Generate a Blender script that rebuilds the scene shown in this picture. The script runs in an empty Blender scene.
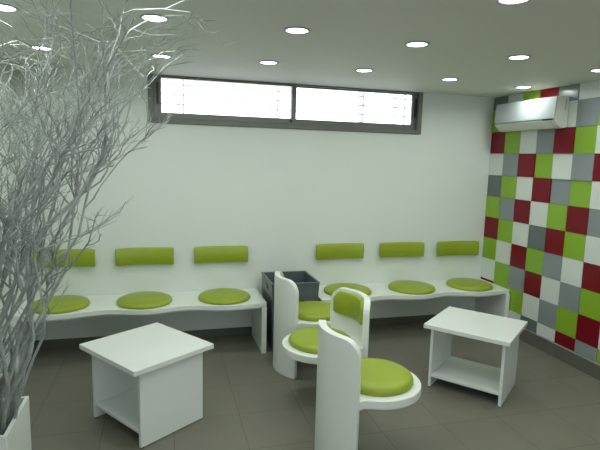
import bpy, bmesh, math, random
from mathutils import Vector, Matrix
random.seed(7)
PI = math.pi
COL = bpy.context.scene.collection
SC = bpy.context.scene

# ------------------------------------------------------------ camera
F_PX = 495.56
YAW, PITCH, ROLL = [math.radians(a) for a in (15.668, 7.664, 1.540)]
fw = Vector((math.sin(YAW)*math.cos(PITCH), math.cos(YAW)*math.cos(PITCH), -math.sin(PITCH)))
rt = Vector((math.cos(YAW), -math.sin(YAW), 0)); up = rt.cross(fw)
r2 = rt*math.cos(ROLL) + up*math.sin(ROLL); u2 = -rt*math.sin(ROLL) + up*math.cos(ROLL)
cd = bpy.data.cameras.new('camera'); cam = bpy.data.objects.new('camera', cd); COL.objects.link(cam)
cd.sensor_width = 36; cd.lens = F_PX*36/600; cd.clip_start = .02
m = Matrix((r2, u2, -fw)).transposed().to_4x4(); m.translation = (-3.4728, -4.7445, 1.7647)
cam.matrix_world = m
SC.camera = cam

# ------------------------------------------------------------ world and exposure
SC.view_settings.view_transform = 'Standard'; SC.view_settings.look = 'None'
SC.view_settings.gamma = 1; SC.view_settings.use_curve_mapping = False
SC.view_settings.exposure = -.80
w = bpy.data.worlds.new('world'); SC.world = w; w.use_nodes = True
bg = w.node_tree.nodes['Background']; bg.inputs[0].default_value = (.93, .95, 1, 1); bg.inputs[1].default_value = 7.0
LAMP_W = 5.2
LAMP_COL = (.94, 1.0, .92)

# ------------------------------------------------------------ materials
def mat(name, col, rough=.5, spec=.5, noise=0, nscale=8, bump=0, bscale=60, metal=0, coat=0):
    mt = bpy.data.materials.new(name); mt.use_nodes = True
    nt = mt.node_tree; b = nt.nodes['Principled BSDF']
    b.inputs['Base Color'].default_value = (*col, 1); b.inputs['Roughness'].default_value = rough
    b.inputs['Specular IOR Level'].default_value = spec; b.inputs['Metallic'].default_value = metal
    b.inputs['Coat Weight'].default_value = coat; b.inputs['Coat Roughness'].default_value = .08
    tc = nt.nodes.new('ShaderNodeTexCoord')
    if noise:
        n = nt.nodes.new('ShaderNodeTexNoise'); n.inputs['Scale'].default_value = nscale; n.inputs['Detail'].default_value = 4
        nt.links.new(tc.outputs['Object'], n.inputs['Vector'])
        r = nt.nodes.new('ShaderNodeMapRange'); r.inputs[1].default_value = .3; r.inputs[2].default_value = .7
        r.inputs[3].default_value = 1-noise; r.inputs[4].default_value = 1+noise
        nt.links.new(n.outputs['Fac'], r.inputs[0])
        mx = nt.nodes.new('ShaderNodeVectorMath'); mx.operation = 'SCALE'; mx.inputs[0].default_value = col
        nt.links.new(r.outputs[0], mx.inputs['Scale']); nt.links.new(mx.outputs[0], b.inputs['Base Color'])
    if bump:
        n2 = nt.nodes.new('ShaderNodeTexNoise'); n2.inputs['Scale'].default_value = bscale; n2.inputs['Detail'].default_value = 3
        nt.links.new(tc.outputs['Object'], n2.inputs['Vector'])
        bp = nt.nodes.new('ShaderNodeBump'); bp.inputs['Strength'].default_value = bump; bp.inputs['Distance'].default_value = .01
        nt.links.new(n2.outputs['Fac'], bp.inputs['Height']); nt.links.new(bp.outputs[0], b.inputs['Normal'])
    return mt
def emis(name, col, s):
    mt = bpy.data.materials.new(name); mt.use_nodes = True; nt = mt.node_tree; nt.nodes.clear()
    e = nt.nodes.new('ShaderNodeEmission'); e.inputs[0].default_value = (*col, 1); e.inputs[1].default_value = s
    o = nt.nodes.new('ShaderNodeOutputMaterial'); nt.links.new(e.outputs[0], o.inputs[0]); return mt
M = {}
M['wall'] = mat('white_wall_paint', (.725, .775, .74), .5, .3, .015, 2, .05, 40)
M['ceiling'] = mat('ceiling_paint', (.69, .70, .64), .6, .3, .01, 2, .04, 60)
M['white'] = mat('white_lacquer', (.77, .81, .77), .28, .5, .01, 3)
M['laminate'] = mat('white_laminate', (.74, .775, .76), .22, .5, .01, 3)
M['edge'] = mat('laminate_edge', (.60, .63, .60), .35)
M['lime'] = mat('lime_vinyl', (.285, .365, .022), .38, .5, .05, 5, .12, 30)
M['pipe'] = mat('lime_piping', (.27, .37, .02), .4)
M['base'] = mat('base_tile', (.135, .133, .108), .4, .4, .05, 6)
M['alu'] = mat('grey_aluminium', (.16, .165, .15), .38, .5, .03, 10)
M['alu2'] = mat('grey_aluminium_sash', (.19, .195, .18), .35, .5, .03, 10)
M['black'] = mat('black_plastic', (.012, .012, .013), .4)
M['bin'] = mat('slate_plastic', (.095, .122, .137), .32, .5, .06, 6)
M['ac'] = mat('cream_plastic', (.66, .68, .62), .35)
M['acf'] = mat('glossy_white_panel', (.46, .52, .54), .4, .25)
M['vent'] = mat('louvre_grey', (.35, .36, .34), .5)
M['branch'] = mat('silver_bark', (.37, .405, .39), .45, .45, .30, 16, .3, 80)
M['soil'] = mat('grey_pebbles', (.16, .17, .16), .8, .3, .4, 40, .8, 60)
M['ring'] = mat('white_trim_ring', (.34, .34, .40), .35)
M['lamp'] = emis('lit_diffuser', (.97, 1, .97), 12)
M['grille'] = mat('pale_grille_paint', (.75, .72, .78), .5)
M['conc'] = mat('outside_plaster', (.62, .60, .66), .8)
TC = {'r': mat('red_laminate', (.18, .004, .012), .22, .3, .03, 4), 'g': mat('lime_laminate', (.245, .43, .028), .2, .5, .03, 4),
      's': mat('grey_laminate', (.245, .28, .295), .2, .45, .03, 4), 'w': mat('white_panel_laminate', (.66, .71, .68), .22, .5, .02, 4),
      'd': mat('dark_grey_laminate', (.135, .165, .17), .2, .4, .03, 4)}

def floor_mat():
    mt = bpy.data.materials.new('floor_tiles'); mt.use_nodes = True; nt = mt.node_tree; b = nt.nodes['Principled BSDF']
    N = nt.nodes.new; L = nt.links.new
    def mth(op, a, bb=None):
        n = N('ShaderNodeMath'); n.operation = op
        for i, v in enumerate((a, bb)):
            if v is None: continue
            if isinstance(v, (int, float)): n.inputs[i].default_value = v
            else: L(v, n.inputs[i])
        return n.outputs[0]
    tc = N('ShaderNodeTexCoord'); sp = N('ShaderNodeSeparateXYZ'); L(tc.outputs['Object'], sp.inputs[0])
    X, Y = sp.outputs[0], sp.outputs[1]
    u = mth('DIVIDE', mth('ADD', X, .335+44*.44), .44); v = mth('DIVIDE', mth('ADD', Y, 1.97+44*.435), .435)
    def line(t):
        f = mth('FRACT', t); return mth('LESS_THAN', mth('MINIMUM', f, mth('SUBTRACT', 1, f)), .0042)
    g = mth('MAXIMUM', line(u), line(v))
    cell = N('ShaderNodeCombineXYZ'); L(mth('FLOOR', u), cell.inputs[0]); L(mth('FLOOR', v), cell.inputs[1])
    wn = N('ShaderNodeTexWhiteNoise'); wn.noise_dimensions = '3D'; L(cell.outputs[0], wn.inputs['Vector'])
    n = N('ShaderNodeTexNoise'); n.inputs['Scale'].default_value = 3.5; n.inputs['Detail'].default_value = 6; L(tc.outputs['Object'], n.inputs['Vector'])
    k = mth('ADD', mth('MULTIPLY', wn.outputs[0], .07), mth('ADD', mth('MULTIPLY', n.outputs[0], .22), .855))
    sc = N('ShaderNodeVectorMath'); sc.operation = 'SCALE'; sc.inputs[0].default_value = (.174, .168, .134); L(k, sc.inputs['Scale'])
    mx = N('ShaderNodeMix'); mx.data_type = 'RGBA'; L(g, mx.inputs['Factor']); L(sc.outputs[0], mx.inputs['A']); mx.inputs['B'].default_value = (.078, .076, .058, 1)
    L(mx.outputs['Result'], b.inputs['Base Color'])
    b.inputs['Roughness'].default_value = .36; b.inputs['Specular IOR Level'].default_value = .45
    bp = N('ShaderNodeBump'); bp.inputs['Strength'].default_value = .3; bp.inputs['Distance'].default_value = .003
    L(mth('SUBTRACT', 1, g), bp.inputs['Height']); L(bp.outputs[0], b.inputs['Normal'])
    return mt
M['floor'] = floor_mat()

def glass_mat():
    mt = bpy.data.materials.new('window_glass'); mt.use_nodes = True; nt = mt.node_tree; nt.nodes.clear()
    t = nt.nodes.new('ShaderNodeBsdfTransparent'); t.inputs[0].default_value = (.95, .97, .97, 1)
    g = nt.nodes.new('ShaderNodeBsdfGlossy'); g.inputs['Roughness'].default_value = .03
    fr = nt.nodes.new('ShaderNodeFresnel'); fr.inputs[0].default_value = 1.45
    mx = nt.nodes.new('ShaderNodeMixShader'); o = nt.nodes.new('ShaderNodeOutputMaterial')
    nt.links.new(fr.outputs[0], mx.inputs[0]); nt.links.new(t.outputs[0], mx.inputs[1]); nt.links.new(g.outputs[0], mx.inputs[2]); nt.links.new(mx.outputs[0], o.inputs[0])
    return mt
M['glass'] = glass_mat()

# ------------------------------------------------------------ helpers
def obj(name, bm, mts, parent=None, bevel=0, seg=2, smooth=True, loc=None, rz=0, ang=40):
    me = bpy.data.meshes.new(name)
    bmesh.ops.recalc_face_normals(bm, faces=bm.faces[:])
    bm.to_mesh(me); bm.free()
    for x in (mts if isinstance(mts, (list, tuple)) else [mts]): me.materials.append(x)
    o = bpy.data.objects.new(name, me); COL.objects.link(o)
    if parent: o.parent = parent
    if loc: o.location = loc
    o.rotation_euler.z = rz
    if smooth:
        for p in me.polygons: p.use_smooth = True
        me.set_sharp_from_angle(angle=math.radians(ang))
    if bevel:
        md = o.modifiers.new('bevel', 'BEVEL'); md.width = bevel; md.segments = seg; md.limit_method = 'ANGLE'; md.angle_limit = math.radians(40)
        md.harden_normals = True
    return o
def box(bm, x0, x1, y0, y1, z0, z1, mi=0):
    vs = [bm.verts.new((x, y, z)) for x in (x0, x1) for y in (y0, y1) for z in (z0, z1)]
    for f in ((0,1,3,2), (4,6,7,5), (0,4,5,1), (2,3,7,6), (0,2,6,4), (1,5,7,3)):
        bm.faces.new([vs[i] for i in f]).material_index = mi
    return vs
def prism(bm, pts, z0, z1, mi=0):
    a = [bm.verts.new((x, y, z0)) for x, y in pts]; b = [bm.verts.new((x, y, z1)) for x, y in pts]
    bm.faces.new(a[::-1]).material_index = mi; bm.faces.new(b).material_index = mi
    n = len(pts)
    for i in range(n): bm.faces.new((a[i], a[(i+1) % n], b[(i+1) % n], b[i])).material_index = mi
def lathe(bm, prof, cx=0, cy=0, n=48, mi=0):
    rings = []
    for r, z in prof:
        if r < 1e-6: rings.append([bm.verts.new((cx, cy, z))])
        else: rings.append([bm.verts.new((cx+r*math.cos(2*PI*i/n), cy+r*math.sin(2*PI*i/n), z)) for i in range(n)])
    for a, b in zip(rings, rings[1:]):
        for i in range(n):
            j = (i+1) % n
            if len(a) == 1 and len(b) == 1: continue
            if len(a) == 1: f = bm.faces.new((a[0], b[j], b[i]))
            elif len(b) == 1: f = bm.faces.new((a[i], a[j], b[0]))
            else: f = bm.faces.new((a[i], a[j], b[j], b[i]))
            f.material_index = mi
def tube(bm, pts, radii, n=5):
    pts = [Vector(p) for p in pts]; rings = []; ref = None
    for i, p in enumerate(pts):
        t = (pts[min(i+1, len(pts)-1)]-pts[max(i-1, 0)])
        t = t.normalized() if t.length > 1e-7 else Vector((0, 0, 1))
        if ref is None: ref = t.orthogonal().normalized()
        ref = (ref - t*ref.dot(t)); ref = ref.normalized() if ref.length > 1e-5 else t.orthogonal().normalized()
        bi = t.cross(ref); r = radii[i]
        rings.append([bm.verts.new(p + (ref*math.cos(2*PI*k/n)+bi*math.sin(2*PI*k/n))*r) for k in range(n)])
    for a, b in zip(rings, rings[1:]):
        for k in range(n): bm.faces.new((a[k], a[(k+1) % n], b[(k+1) % n], b[k]))
    bm.faces.new(rings[0][::-1]); bm.faces.new(rings[-1])
def tag(o, label, cat, group=None):
    o['label'] = label; o['category'] = cat
    if group: o['group'] = group
    return o
def thing(name, label, cat, loc=(0, 0, 0), rz=0, group=None):
    o = bpy.data.objects.new(name, None); COL.objects.link(o); o.location = loc; o.rotation_euler.z = rz
    o.empty_display_size = .1
    return tag(o, label, cat, group)
def struct(name, bm, m_, parent=None, **k):
    o = obj(name, bm, m_, parent, **k)
    if parent is None: o['kind'] = 'structure'
    return o
def copy_tree(o, parent=None):
    c = o.copy(); COL.objects.link(c)
    if parent: c.parent = parent
    for ch in list(o.children): copy_tree(ch, c)
    return c

# ------------------------------------------------------------ setting
H = 2.47; XL = -4.65; YB = -6.4; S = .23
bm = bmesh.new(); box(bm, XL-.2, .25, YB-.2, .25, -.1, 0); struct('floor', bm, M['floor'], smooth=False)
bm = bmesh.new(); box(bm, XL-.2, .25, YB-.2, .25, H, H+.15); struct('ceiling', bm, M['ceiling'], smooth=False)
WX0, WX1, WZ = -3.586, -.862, 2.045
bm = bmesh.new()
box(bm, XL-.2, .25, 0, .22, 0, WZ); box(bm, XL-.2, WX0, 0, .22, WZ, H); box(bm, WX1, .25, 0, .22, WZ, H)
struct('wall_back', bm, M['wall'], smooth=False)
bm = bmesh.new(); box(bm, XL-.2, XL, YB, 0, 0, H); struct('wall_left', bm, M['wall'], smooth=False)
bm = bmesh.new(); box(bm, XL-.2, -3.6, YB-.2, YB, 0, H); box(bm, -1.0, .25, YB-.2, YB, 0, H); box(bm, -3.6, -1.0, YB-.2, YB, 0, .8); box(bm, -3.6, -1.0, YB-.2, YB, 2.2, H)
struct('wall_front', bm, M['wall'], smooth=False)
bm = bmesh.new()
for b_ in ((-3.6, -3.55, .8, 2.2), (-1.05, -1.0, .8, 2.2), (-2.32, -2.28, .8, 2.2), (-3.55, -2.32, .8, .85), (-2.28, -1.05, .8, .85), (-3.55, -2.32, 2.15, 2.2), (-2.28, -1.05, 2.15, 2.2)):
    box(bm, b_[0], b_[1], YB-.12, YB-.06, b_[2], b_[3])
w2 = struct('added_rear_window', bm, M['alu'], smooth=False)  # unseen rear window, added to let soft daylight onto the back wall
bm = bmesh.new(); box(bm, -3.552, -1.048, YB-.092, YB-.088, .848, 2.152); obj('pane', bm, M['glass'], w2, smooth=False)
bm = bmesh.new(); box(bm, .028, .25, YB, 0, 0, H); wr = struct('wall_right', bm, M['wall'], smooth=False)

# coloured panel cladding on the right wall, each panel standing off by its own amount
Z0 = 2.33
rows = ['dwgrsws', 'gsrgwsg', 'rgwsrgw', 'wsrgwsr', 'dgwrsgw', 'gsrwgrs', 'rgwdrgw', 'gwrgswr', 'wgsrwsg', 'rggwsgrw', 'swwdwrsg']
cyc = 'rgws'
bm = bmesh.new(); rnd = random.Random(3)
recess = {(2, 3): .012, (3, 3): .014, (4, 4): .016, (4, 5): .014, (8, 3): .01, (2, 4): -.004}
grid = []
for r in range(11):
    line = list(rows[r])
    while len(line) < 28:
        bad = {line[-1]} | ({grid[r-1][len(line)]} if r else set())
        line.append(rnd.choice([c for c in cyc if c not in bad]))
    grid.append(line)
    zt = H-.002 if r == 0 else Z0-(r-1)*S
    zb = Z0-r*S if r < 10 else Z0-9*S-.5*S
    for j, c in enumerate(line):
        y1 = -j*S-.002; y0 = -(j+1)*S+.0008
        if y0 < YB: break
        x = recess.get((r, j), rnd.choice((0, 0, .002, .004, .006)))
        mi = 'rgswd'.index(c)
        box(bm, x, .028, y0, min(y1, -.002), zb+.0008, zt-.0008, mi)
struct('wall_panels', bm, [TC[c] for c in 'rgswd'], wr, bevel=0, smooth=False)

bm = bmesh.new(); box(bm, .014, .027, YB, -.001, .001, .118); struct('baseboard_right', bm, M['base'], smooth=False)
bm = bmesh.new(); box(bm, XL+.012, .013, -.012, -.0005, .001, .078); struct('baseboard_back', bm, M['base'], smooth=False)
bm = bmesh.new(); box(bm, XL+.0005, XL+.012, YB, -.0005, .001, .078); struct('baseboard_left', bm, M['base'], smooth=False)

# ---- window
win = bpy.data.objects.new('window_1', None); COL.objects.link(win); win['kind'] = 'structure'
win.location = ((WX0+WX1)/2, 0, WZ)
def wobj(name, bm, mt, bevel=.003, par=None):
    o = obj(name, bm, mt, par or win, bevel=bevel, ang=30)
    if not par: o.matrix_parent_inverse = Matrix.Translation(win.location).inverted()
    return o
ZT = H-.001; fo = .048
bm = bmesh.new()
box(bm, WX0, WX0+fo, -.018, .08, WZ, ZT); box(bm, WX1-fo, WX1, -.018, .08, WZ, ZT)
box(bm, WX0+fo, WX1-fo, -.018, .08, WZ, WZ+fo); box(bm, WX0+fo, WX1-fo, -.018, .08, ZT-.012, ZT)
wobj('window_frame', bm, M['alu'])
bm = bmesh.new(); box(bm, WX0+fo, WX1-fo, -.024, -.019, WZ+.004, WZ+.012); wobj('sill_strip', bm, M['alu2'], .001)
xm = -2.235; g0, g1 = WX0+.116, WX1-.096; zb_, zt_ = WZ+.098, ZT-.022
for (a, b, ga, gb, yy) in ((WX0+fo, xm+.022, g0, xm-.022, .012), (xm-.022, WX1-fo, xm+.022, g1, .045)):
    bm = bmesh.new(); y0, y1 = yy-.018, yy+.012
    z0, z1 = WZ+fo, ZT-.012
    box(bm, a, ga, y0, y1, z0, z1); box(bm, gb, b, y0, y1, z0, z1)
    box(bm, ga, gb, y0, y1, z0, zb_); box(bm, ga, gb, y0, y1, zt_, z1)
    s = wobj('sash', bm, M['alu2'])
    bm = bmesh.new(); box(bm, ga-.004, gb+.004, yy-.003, yy+.001, zb_-.004, zt_+.004); wobj('pane', bm, M['glass'], 0)
for hx, hy in ((WX0+.084, -.012), (WX1-.062, .022)):
    bm = bmesh.new(); box(bm, hx-.009, hx+.009, hy-.016, hy+.006, WZ+.17, WZ+.36); wobj('sash_handle', bm, M['black'], .004)
bm = bmesh.new(); box(bm, xm-.04, xm-.018, -.016, -.006, WZ+.062, WZ+.085); wobj('sash_latch', bm, M['black'], .002)

# grille outside the window
gr = thing('window_grille', 'pale metal security grille of thin bars outside the high window', 'grille', ((WX0+WX1)/2, .16, WZ))
bm = bmesh.new()
cx = (WX0+WX1)/2
for z in (.10, .19, .28, .37): box(bm, WX0-cx+.0, WX1-cx, -.003, .003, z-.0048, z+.0048)
for x in (-3.27, -2.36, -1.45, -.98): box(bm, x-cx-.005, x-cx+.005, -.009, -.003, .0, H-WZ)
obj('bars', bm, M['grille'], gr, smooth=False)
# pale posts standing outside beyond the right pane
for px_, wd in ((-1.22, .05), (-.78, .03)):
    bm = bmesh.new(); box(bm, -wd/2, wd/2, -.02, .02, 0, 1.3); box(bm, -wd/2-.01, wd/2+.01, -.03, .03, 0, .03)
    o = obj('outside_post', bm, M['conc'], bevel=.004, loc=(px_, .8, 1.9))
    tag(o, ('wider' if wd > .04 else 'thinner') + ' pale post standing outside behind the right window pane', 'post')
bm = bmesh.new(); box(bm, XL-.2, .25, .22, 3, 1.80, 1.90); struct('trim_1', bm, M['conc'], smooth=False)

# ---- downlights
spots = [(-4.255, -.86), (-3.465, -.90), (-2.695, -.98), (-1.92, -.97), (-1.09, -.87), (-.258, -.77),
         (-4.23, -1.855), (-3.50, -1.93), (-2.74, -1.965), (-1.975, -1.92), (-1.18, -1.84), (-.345, -1.69),
         (-4.23, -2.85), (-3.50, -2.85), (-2.75, -2.85), (-2.005, -2.825), (-1.2, -2.8), (-.38, -2.8),
         (-4.0, -4.2), (-2.75, -4.2), (-1.5, -4.2), (-.5, -4.2), (-3.4, -5.5), (-1.2, -5.5)]
where = ['nearest the back wall, far left above the branches', 'nearest the back wall, above the left end of the window', 'nearest the back wall, above the left window pane',
 'nearest the back wall, above the right window pane', 'nearest the back wall, just right of the window', 'nearest the back wall, beside the air conditioner',
 'in the second row, at the top left corner behind the branches', 'in the second row, beside the tips of the branches', 'in the second row, in front of the left window pane',
 'in the second row, in front of the right window pane', 'in the second row, left of the air conditioner', 'in the second row, beyond the air conditioner at the panel wall']
protoL = None
la = bpy.data.lights.new('lamp_light', 'AREA'); la.shape = 'DISK'; la.size = .114; la.energy = LAMP_W; la.color = LAMP_COL; la.spread = math.radians(170)
for i, (x, y) in enumerate(spots):
    if protoL is None:
        t = thing('ceiling_light', '', 'ceiling light', (x, y, H))
        bm = bmesh.new(); lathe(bm, [(.061, .0005), (.075, .0), (.076, -.004), (.071, -.008), (.063, -.006), (.061, .0005)], n=40)
        obj('trim_ring', bm, M['ring'], t)
        bm = bmesh.new(); lathe(bm, [(0, -.001), (.058, -.001), (.058, -.0035), (0, -.0035)], n=40); obj('diffuser', bm, M['lamp'], t)
        lo = bpy.data.objects.new('lamp_light', la); COL.objects.link(lo); lo.parent = t; lo.location = (0, 0, -.008)
        protoL = t
    else:
        t = copy_tree(protoL); t.location = (x, y, H)
    t['group'] = 'round downlights in the ceiling'
    if i < 12: t['label'] = 'round white ceiling downlight ' + where[i]
    elif i == 15: t['label'] = 'round white ceiling downlight cut off by the top edge of the photo'
    else: t['label'] = 'round white ceiling downlight outside the view'; t['group'] = 'ceiling downlights outside the view'

# ------------------------------------------------------------ benches
def bench(x0, x1, label):
    t = thing('wall_bench', label, 'bench', ((x0+x1)/2, 0, 0))
    
    c = (x0+x1)/2; L = x1-x0
    def front(x, off=0):
        d = .012; s = (x-x0)/L*3
        return -(  .505 + .032*math.cos(2*PI*(s-.5))) + off
    def fr(x, off=0):
        s = (x-x0)/L*3
        if s < .5 or s > 2.5: return -(.527+.015*math.cos(2*PI*min(abs(s-.5), abs(s-2.5)))) + off
        return front(x, off)
    n = 72
    pts = [(x0-c+L*i/n, fr(x0+L*i/n)) for i in range(n+1)]
    bm = bmesh.new(); prism(bm, pts+[(x1-c, -.002), (x0-c, -.002)], .428, .473); obj('bench_top', bm, M['white'], t, bevel=.006)
    pts = [(x0-c+.03+(L-.06)*i/n, fr(x0+.03+(L-.06)*i/n, .075)) for i in range(n+1)]
    bk = [(x, y+.03) for x, y in pts[::-1]]
    bm = bmesh.new(); prism(bm, pts+bk, .395, .4278); obj('apron', bm, M['white'], t, bevel=.003)
    for a, b in ((x0-c+.0, x0-c+.045), (x1-c-.045, x1-c)):
        bm = bmesh.new(); box(bm, a, b, -.525, -.014, .001, .4278); obj('end_panel', bm, M['white'], t, bevel=.004)
    return t
bL = bench(-4.635, -2.575, 'long white bench with a wavy front edge left of the slate bin')
bR = bench(-2.06, -.008, 'long white bench with a wavy front edge between bin and panel wall')

def cushion_bm(r, h, n=48):
    bm = bmesh.new()
    prof = [(0, 0), (r*.97, 0), (r, h*.18), (r*.995, h*.42), (r*.965, h*.62), (r*.9, h*.78), (r*.75, h*.92), (r*.5, h*.99), (r*.2, h*1.0), (0, h)]
    lathe(bm, prof, n=n); return bm
centers = [-4.315, -3.629, -2.929, -1.72, -1.022, -.345]
wh = ['on the left bench behind the bare branches', 'in the middle of the left bench', 'at the right end of the left bench beside the slate bin',
      'at the left end of the right bench behind the tub chairs', 'in the middle of the right bench', 'at the right end of the right bench beside the panel wall']
seat = tag(obj('seat_cushion', cushion_bm(.236, .046), M['lime']), '', 'cushion')
bm = bmesh.new(); NN = 16
wd, hh = .515, .156
secs = []
for i in range(NN+1):
    u = -1+2*i/NN; x = u*wd/2; yb = -.004-.030*u*u; th = .030
    pr = [(yb, 0), (yb-th*.75, .0), (yb-th, .012), (yb-th-.006, hh*.5), (yb-th, hh-.012), (yb-th*.75, hh), (yb, hh)]
    if i in (0, NN): pr = [(yb+(p[0]-yb)*.88, p[1]*.97+.002) for p in pr]
    secs.append([bm.verts.new((x, y, z)) for y, z in pr])
for a, b in zip(secs, secs[1:]):
    for k in range(7): bm.faces.new((a[k], a[(k+1) % 7], b[(k+1) % 7], b[k]))
bm.faces.new(secs[0][::-1]); bm.faces.new(secs[-1])
back = tag(obj('back_cushion', bm, M['lime'], bevel=.006, seg=2, ang=50), '', 'cushion')
pb = bmesh.new(); tube(pb, [(-wd/2*.99*1, -.062, .004)] + [(u*wd/2, -.004-.030*u*u-.028, .002) for u in [-.97+1.94*k/16 for k in range(17)]] + [(wd/2*.99, -.062, .004)], [.0035]*19, 6)
obj('piping', pb, M['pipe'], back)
for i, x in enumerate(centers):
    s = seat if i == 0 else copy_tree(seat)
    s.location = (x, -.295, .4735); s['label'] = 'round lime seat cushion '+wh[i]; s['group'] = 'round seat cushions on the benches'
    b = back if i == 0 else copy_tree(back)
    b.location = (x, 0, .752); b['group'] = 'rectangular back cushions on the wall'
    b['label'] = 'rectangular lime back cushion on the wall ' + ['partly behind the bare branches', 'above the middle of the left bench', 'above the right end of the left bench',
        'above the left end of the right bench', 'above the middle of the right bench', 'nearest the coloured panel wall'][i]

# ------------------------------------------------------------ slate bin
t = thing('waste_bin', 'open slate grey square bin standing between the two benches', 'bin', (-2.318, -.315, 0))
def frust(bm, w0, d0, w1, d1, z0, z1):
    a = [bm.verts.new((sx*w0/2, sy*d0/2, z0)) for sx, sy in ((-1,-1), (1,-1), (1,1), (-1,1))]
    b = [bm.verts.new((sx*w1/2, sy*d1/2, z1)) for sx, sy in ((-1,-1), (1,-1), (1,1), (-1,1))]
    return a, b
bm = bmesh.new()
a, b = frust(bm, .39, .40, .446, .47, .002, .645); c, d = frust(bm, .36, .37, .416, .44, .03, .645)
bm.faces.new(a[::-1]); bm.faces.new(c)
for i in range(4):
    j = (i+1) % 4; bm.faces.new((a[i], a[j], b[j], b[i])); bm.faces.new((c[j], c[i], d[i], d[j])); bm.faces.new((b[i], b[j], d[j], d[i]))
obj('body', bm, M['bin'], t, bevel=.005)
bm = bmesh.new()
for (x0, x1, y0, y1) in ((-.227, .227, -.239, -.219), (-.227, .227, .219, .239), (-.227, -.207, -.219, .219), (.207, .227, -.219, .219)): box(bm, x0, x1, y0, y1, .638, .650)
obj('rim', bm, M['bin'], t, bevel=.003)
bm = bmesh.new(); box(bm, -.230, -.214, -.05, .05, .56, .60); obj('handle', bm, M['bin'], t, bevel=.004)

# ------------------------------------------------------------ coffee tables
def make_table(label, loc, rz):
    t = thing('coffee_table', label, 'table', loc, rz)
    W, D = .635, .60
    bm = bmesh.new(); box(bm, -W/2, W/2, -D/2, D/2, .490, .522); obj('tabletop', bm, M['laminate'], t, bevel=.0025)
    for s in (-1, 1):
        bm = bmesh.new(); xo = s*.277; box(bm, min(xo, xo-s*.022), max(xo, xo-s*.022), -.238, .238, .006, .4898); obj('side_panel', bm, M['laminate'], t, bevel=.0015)
        for sy in (-1, 1):
            bm = bmesh.new(); lathe(bm, [(0, 0), (.012, 0), (.012, .0058), (0, .0058)], s*.266, sy*.222, 14); obj('foot', bm, M['black'], t)
    bm = bmesh.new(); box(bm, -.2548, .2548, -.233, .233, .085, .107); obj('shelf', bm, M['laminate'], t, bevel=.0015)
    return t
make_table('white square coffee table with open lower shelf, nearest the branches and left bench', (-3.577, -1.455, 0), math.radians(-54.5))
make_table('white square coffee table with open lower shelf, nearest the coloured panel wall', (-1.10, -1.50, 0), math.radians(-50.6))

# ------------------------------------------------------------ tub chairs
RO, TH, TOP, HA, RC = .340, .044, .80, math.radians(46), .11
def make_chair():
    t = thing('tub_chair', '', 'chair')
    RI = RO-TH
    n = 64; arc = 2*HA*RO; prof = []
    for i in range(n+1):
        u = i/n; u = .5-.5*math.cos(PI*u)
        s = min(u, 1-u)*arc
        h = TOP if s >= RC else TOP-RC+math.sqrt(max(RC*RC-(RC-s)**2, 0))
        prof.append((PI-HA+2*HA*u, h))
    bm = bmesh.new(); q = []
    for a, h in prof:
        ca, sa = math.cos(a), math.sin(a)
        q.append([bm.verts.new((RO*ca, RO*sa, .001)), bm.verts.new((RO*ca, RO*sa, h)), bm.verts.new((RI*ca, RI*sa, h)), bm.verts.new((RI*ca, RI*sa, .001))])
    for a, b in zip(q, q[1:]):
        for k in range(4): bm.faces.new((a[k], b[k], b[(k+1) % 4], a[(k+1) % 4]))
    bm.faces.new(q[0][::-1]); bm.faces.new(q[-1])
    obj('back_shell', bm, M['white'], t, bevel=.010, seg=3, ang=35)
    # round seat slab with a neck that sweeps out to the shell
    RS = .273; a1 = math.radians(112); pts = []
    for i in range(41):
        a = -a1+2*a1*i/40; pts.append((RS*math.cos(a)+.01, RS*math.sin(a)))
    pe = Vector(((RI+.010)*math.cos(PI-HA)+.004, (RI+.010)*math.sin(PI-HA)+.006)); p0 = Vector(pts[-1]); tn = Vector((-math.sin(a1), math.cos(a1)))
    p1 = p0+tn*.06; p2 = pe+Vector((.030, -.022)); side = []
    for i in range(1, 11):
        u = i/10; side.append(p0*(1-u)**3+p1*3*u*(1-u)**2+p2*3*u*u*(1-u)+pe*u**3)
    pts += [tuple(v) for v in side]
    for i in range(1, 16):
        a = (PI-HA+.04)+(2*HA-.08)*i/16; pts.append(((RI+.002)*math.cos(a), (RI+.002)*math.sin(a)))
    pts += [(v.x, -v.y) for v in side[::-1]]
    bm = bmesh.new(); prism(bm, pts, .404, .458); obj('seat', bm, M['white'], t, bevel=.008, seg=3, ang=35)
    bm = cushion_bm(.228, .060); o = obj('seat_cushion', bm, M['lime'], t, loc=(.008, 0, .4585))
    # curved back pad
    bm = bmesh.new(); secs = []; m_ = 24; hb = HA-.10
    for i in range(m_+1):
        u = -1+2*i/m_; a = PI+u*hb; r0 = RI-.0005; tk = .030*(1-.35*abs(u)**8)
        zt = TOP-.022-(.055*max(0, (abs(u)-.72)/.28)**2); zb = .602+.015*(abs(u)**6)
        pr = [(r0, zb), (r0-tk*.8, zb), (r0-tk, zb+.014), (r0-tk-.004, (zb+zt)/2), (r0-tk, zt-.014), (r0-tk*.8, zt), (r0, zt)]
        secs.append([bm.verts.new((r*math.cos(a), r*math.sin(a), z)) for r, z in pr])
    for a, b in zip(secs, secs[1:]):
        for k in range(7): bm.faces.new((a[k], a[(k+1) % 7], b[(k+1) % 7], b[k]))
    bm.faces.new(secs[0][::-1]); bm.faces.new(secs[-1])
    obj('back_pad', bm, M['lime'], t, ang=60)
    return t
chair = make_chair()
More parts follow.
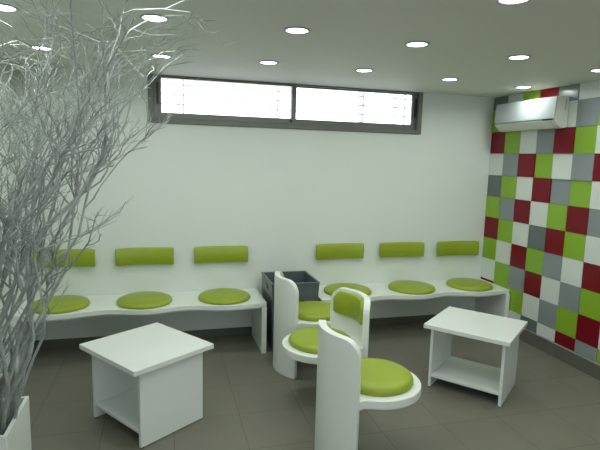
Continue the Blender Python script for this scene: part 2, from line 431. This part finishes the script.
for i, (x, y, rz, lb) in enumerate([(-2.235, -.84, 2, 'white tub chair with lime cushions in front of the slate bin, farthest of three'),
        (-2.376, -1.48, 193, 'white tub chair with its lime back pad facing the viewer, middle of three'),
        (-2.262, -2.15, 6, 'white tub chair with lime cushions nearest the viewer, its curved back in front')]):
    c = chair if i == 0 else copy_tree(chair)
    c.location = (x, y, 0); c.rotation_euler.z = math.radians(rz); c.scale.z = (1, .985, 1.01)[i]; c['label'] = lb; c['group'] = 'tub chairs in the middle of the room'

# ------------------------------------------------------------ air conditioner
t = thing('air_conditioner', 'white wall mounted air conditioner high on the coloured panel wall', 'air conditioner', (-.001, -.644, 2.088))
def extr(bm, prof, y0, y1, mi=0):
    a = [bm.verts.new((x, y0, z)) for x, z in prof]; b = [bm.verts.new((x, y1, z)) for x, z in prof]; n = len(prof)
    bm.faces.new(a).material_index = mi; bm.faces.new(b[::-1]).material_index = mi
    for i in range(n): bm.faces.new((a[i], b[i], b[(i+1) % n], a[(i+1) % n])).material_index = mi
HL = .414
bm = bmesh.new(); extr(bm, [(0, .012), (0, .280), (-.105, .280), (-.118, .272), (-.124, .255), (-.134, .080), (-.128, .06), (-.075, .008), (-.04, .003)], -HL, HL)
obj('casing', bm, M['ac'], t, bevel=.005)
bm = bmesh.new(); extr(bm, [(-.1345, .085), (-.1250, .257), (-.118, .275), (-.121, .281), (-.131, .272), (-.137, .22), (-.145, .10), (-.144, .086)], -HL+.004, HL-.004)
obj('front_panel', bm, M['acf'], t, bevel=.002)
bm = bmesh.new(); extr(bm, [(-.1338, .072), (-.1285, .058), (-.084, .0155), (-.087, .009), (-.133, .052), (-.140, .072)], -HL+.05, HL-.05)
obj('louvre', bm, M['ac'], t, bevel=.002)
bm = bmesh.new(); extr(bm, [(-.1345, .0845), (-.1345, .076), (-.138, .076), (-.138, .0845)], -HL+.01, HL-.01); obj('seam', bm, M['vent'], t)
bm = bmesh.new(); box(bm, -.1425, -.1345, -HL+.03, -HL+.15, .074, .0845); obj('display', bm, M['black'], t, bevel=.001)
bm = bmesh.new(); extr(bm, [(-.03, .16), (-.03, .255), (-.038, .255), (-.038, .16)], -HL-.003, -HL-.0005); obj('side_vent', bm, M['vent'], t)

# ------------------------------------------------------------ planter and branches
PX, PY, PW, PH = -4.342, -2.235, .39, .51
t = thing('planter', 'tall white square planter at the left edge holding bare branches', 'planter', (PX, PY, 0))
bm = bmesh.new()
a, b = frust(bm, PW, PW, PW, PW, .001, PH); c, d = frust(bm, PW-.036, PW-.036, PW-.036, PW-.036, .3, PH)
bm.faces.new(a[::-1]); bm.faces.new(c)
for i in range(4):
    j = (i+1) % 4; bm.faces.new((a[i], a[j], b[j], b[i])); bm.faces.new((c[j], c[i], d[i], d[j])); bm.faces.new((b[i], b[j], d[j], d[i]))
obj('pot', bm, M['white'], t, bevel=.003)
bm = bmesh.new(); k = PW/2-.019
gn = 12; vs = [[bm.verts.new((-k+2*k*i/gn, -k+2*k*j/gn, .40+random.uniform(0, .012))) for j in range(gn+1)] for i in range(gn+1)]
for i in range(gn):
    for j in range(gn): bm.faces.new((vs[i][j], vs[i+1][j], vs[i+1][j+1], vs[i][j+1]))
so = obj('pebble_fill', bm, M['soil'], t)

rb = random.Random(21)
def env(z): dz = max(z-.4, 0); return .25+.21*dz+.115*dz*dz
def grow(bm, p, d, L, r, lvl, ek):
    n = {0: 18, 1: 8, 2: 5, 3: 3}[lvl]; pts = [p.copy()]; rad = [r]; dirs = [d.copy()]
    wob = {0: .085, 1: .22, 2: .27, 3: .26}[lvl]; cur = d.copy()
    for i in range(n):
        c = cur+Vector((rb.gauss(0, wob), rb.gauss(0, wob), rb.gauss(0, wob)*.6+(.07 if lvl else .02)))
        if lvl == 0: c += lean*(i/n)*.17
        q = pts[-1]; off = Vector((q.x-PX, q.y-PY, 0)); e = env(q.z)*ek
        if lvl == 0 and off.length > e*.85: c -= off.normalized()*.28; c.z += .12
        if q.z > H-.30 and c.z > .15: c.z *= .6
        if q.x < XL+.16 and c.x < 0: c.x *= -.3
        cur = c.normalized(); q = q+cur*L/n
        if q.z > H-.025 or q.x < XL+.02 or (lvl and Vector((q.x-PX, q.y-PY)).length > env(q.z)*ek*1.12): break
        pts.append(q); dirs.append(cur.copy()); rad.append(r*(1-.75*(i+1)/n)+.0005)
    if len(pts) < 2: return
    if len(pts) < n+1: rad[-1] = .0007
    tube(bm, pts, rad, 6 if lvl == 0 else (5 if lvl == 1 else 4))
    if lvl == 3: return
    m_ = len(pts)-1; cnt = max(1, round({0: 8 if L > 1.5 else 13, 1: 4, 2: 1.3}[lvl]*m_/n))
    for k in range(cnt):
        u = rb.uniform((.15 if L < 1.5 else .33) if lvl == 0 else .15, .98)*m_; i = min(int(u), m_-1)
        q = pts[i].lerp(pts[i+1], u-i); dd = dirs[i+1]
        ax = dd.orthogonal().normalized(); ax.rotate(Matrix.Rotation(rb.uniform(0, 2*PI), 3, dd))
        ang = rb.uniform(.35, .95)
        nd = (dd*math.cos(ang)+ax*math.sin(ang)); nd.z += .2; nd.normalize()
        grow(bm, q, nd, L*{0: .25, 1: .45, 2: .5}[lvl]*rb.uniform(.6, 1.2), rad[i]*.52+.0011, lvl+1, ek)
NB = 35
lean = Vector((0, 0, 0))
for i in range(NB):
    a = rb.uniform(0, 2*PI); rr = .165*math.sqrt(rb.random())
    p = Vector((PX+rr*math.cos(a), PY+rr*math.sin(a), .395))
    a = rb.uniform(-PI, PI) if i % 3 == 0 else rb.uniform(-1.3, 1.5); k = rb.uniform(.3, 1.15)
    lean = Vector((max(math.cos(a)*k, -.25), math.sin(a)*k, 0))
    d = Vector((lean.x*.34, lean.y*.34, 1)).normalized()
    short = i % 3 == 0
    bm = bmesh.new(); grow(bm, p, d, rb.uniform(.8, 1.4) if short else rb.uniform(1.8, 2.4), rb.choice((.005, .007, .009, .013))*(.8 if short else 1), 0, rb.uniform(.75, 1.12))
    for v in bm.verts: v.co -= p
    o = obj('bare_branch', bm, M['branch'], loc=p)
    tag(o, 'silver grey bare branch with many twigs standing in the tall white planter', 'branch', 'bare branches in the planter')
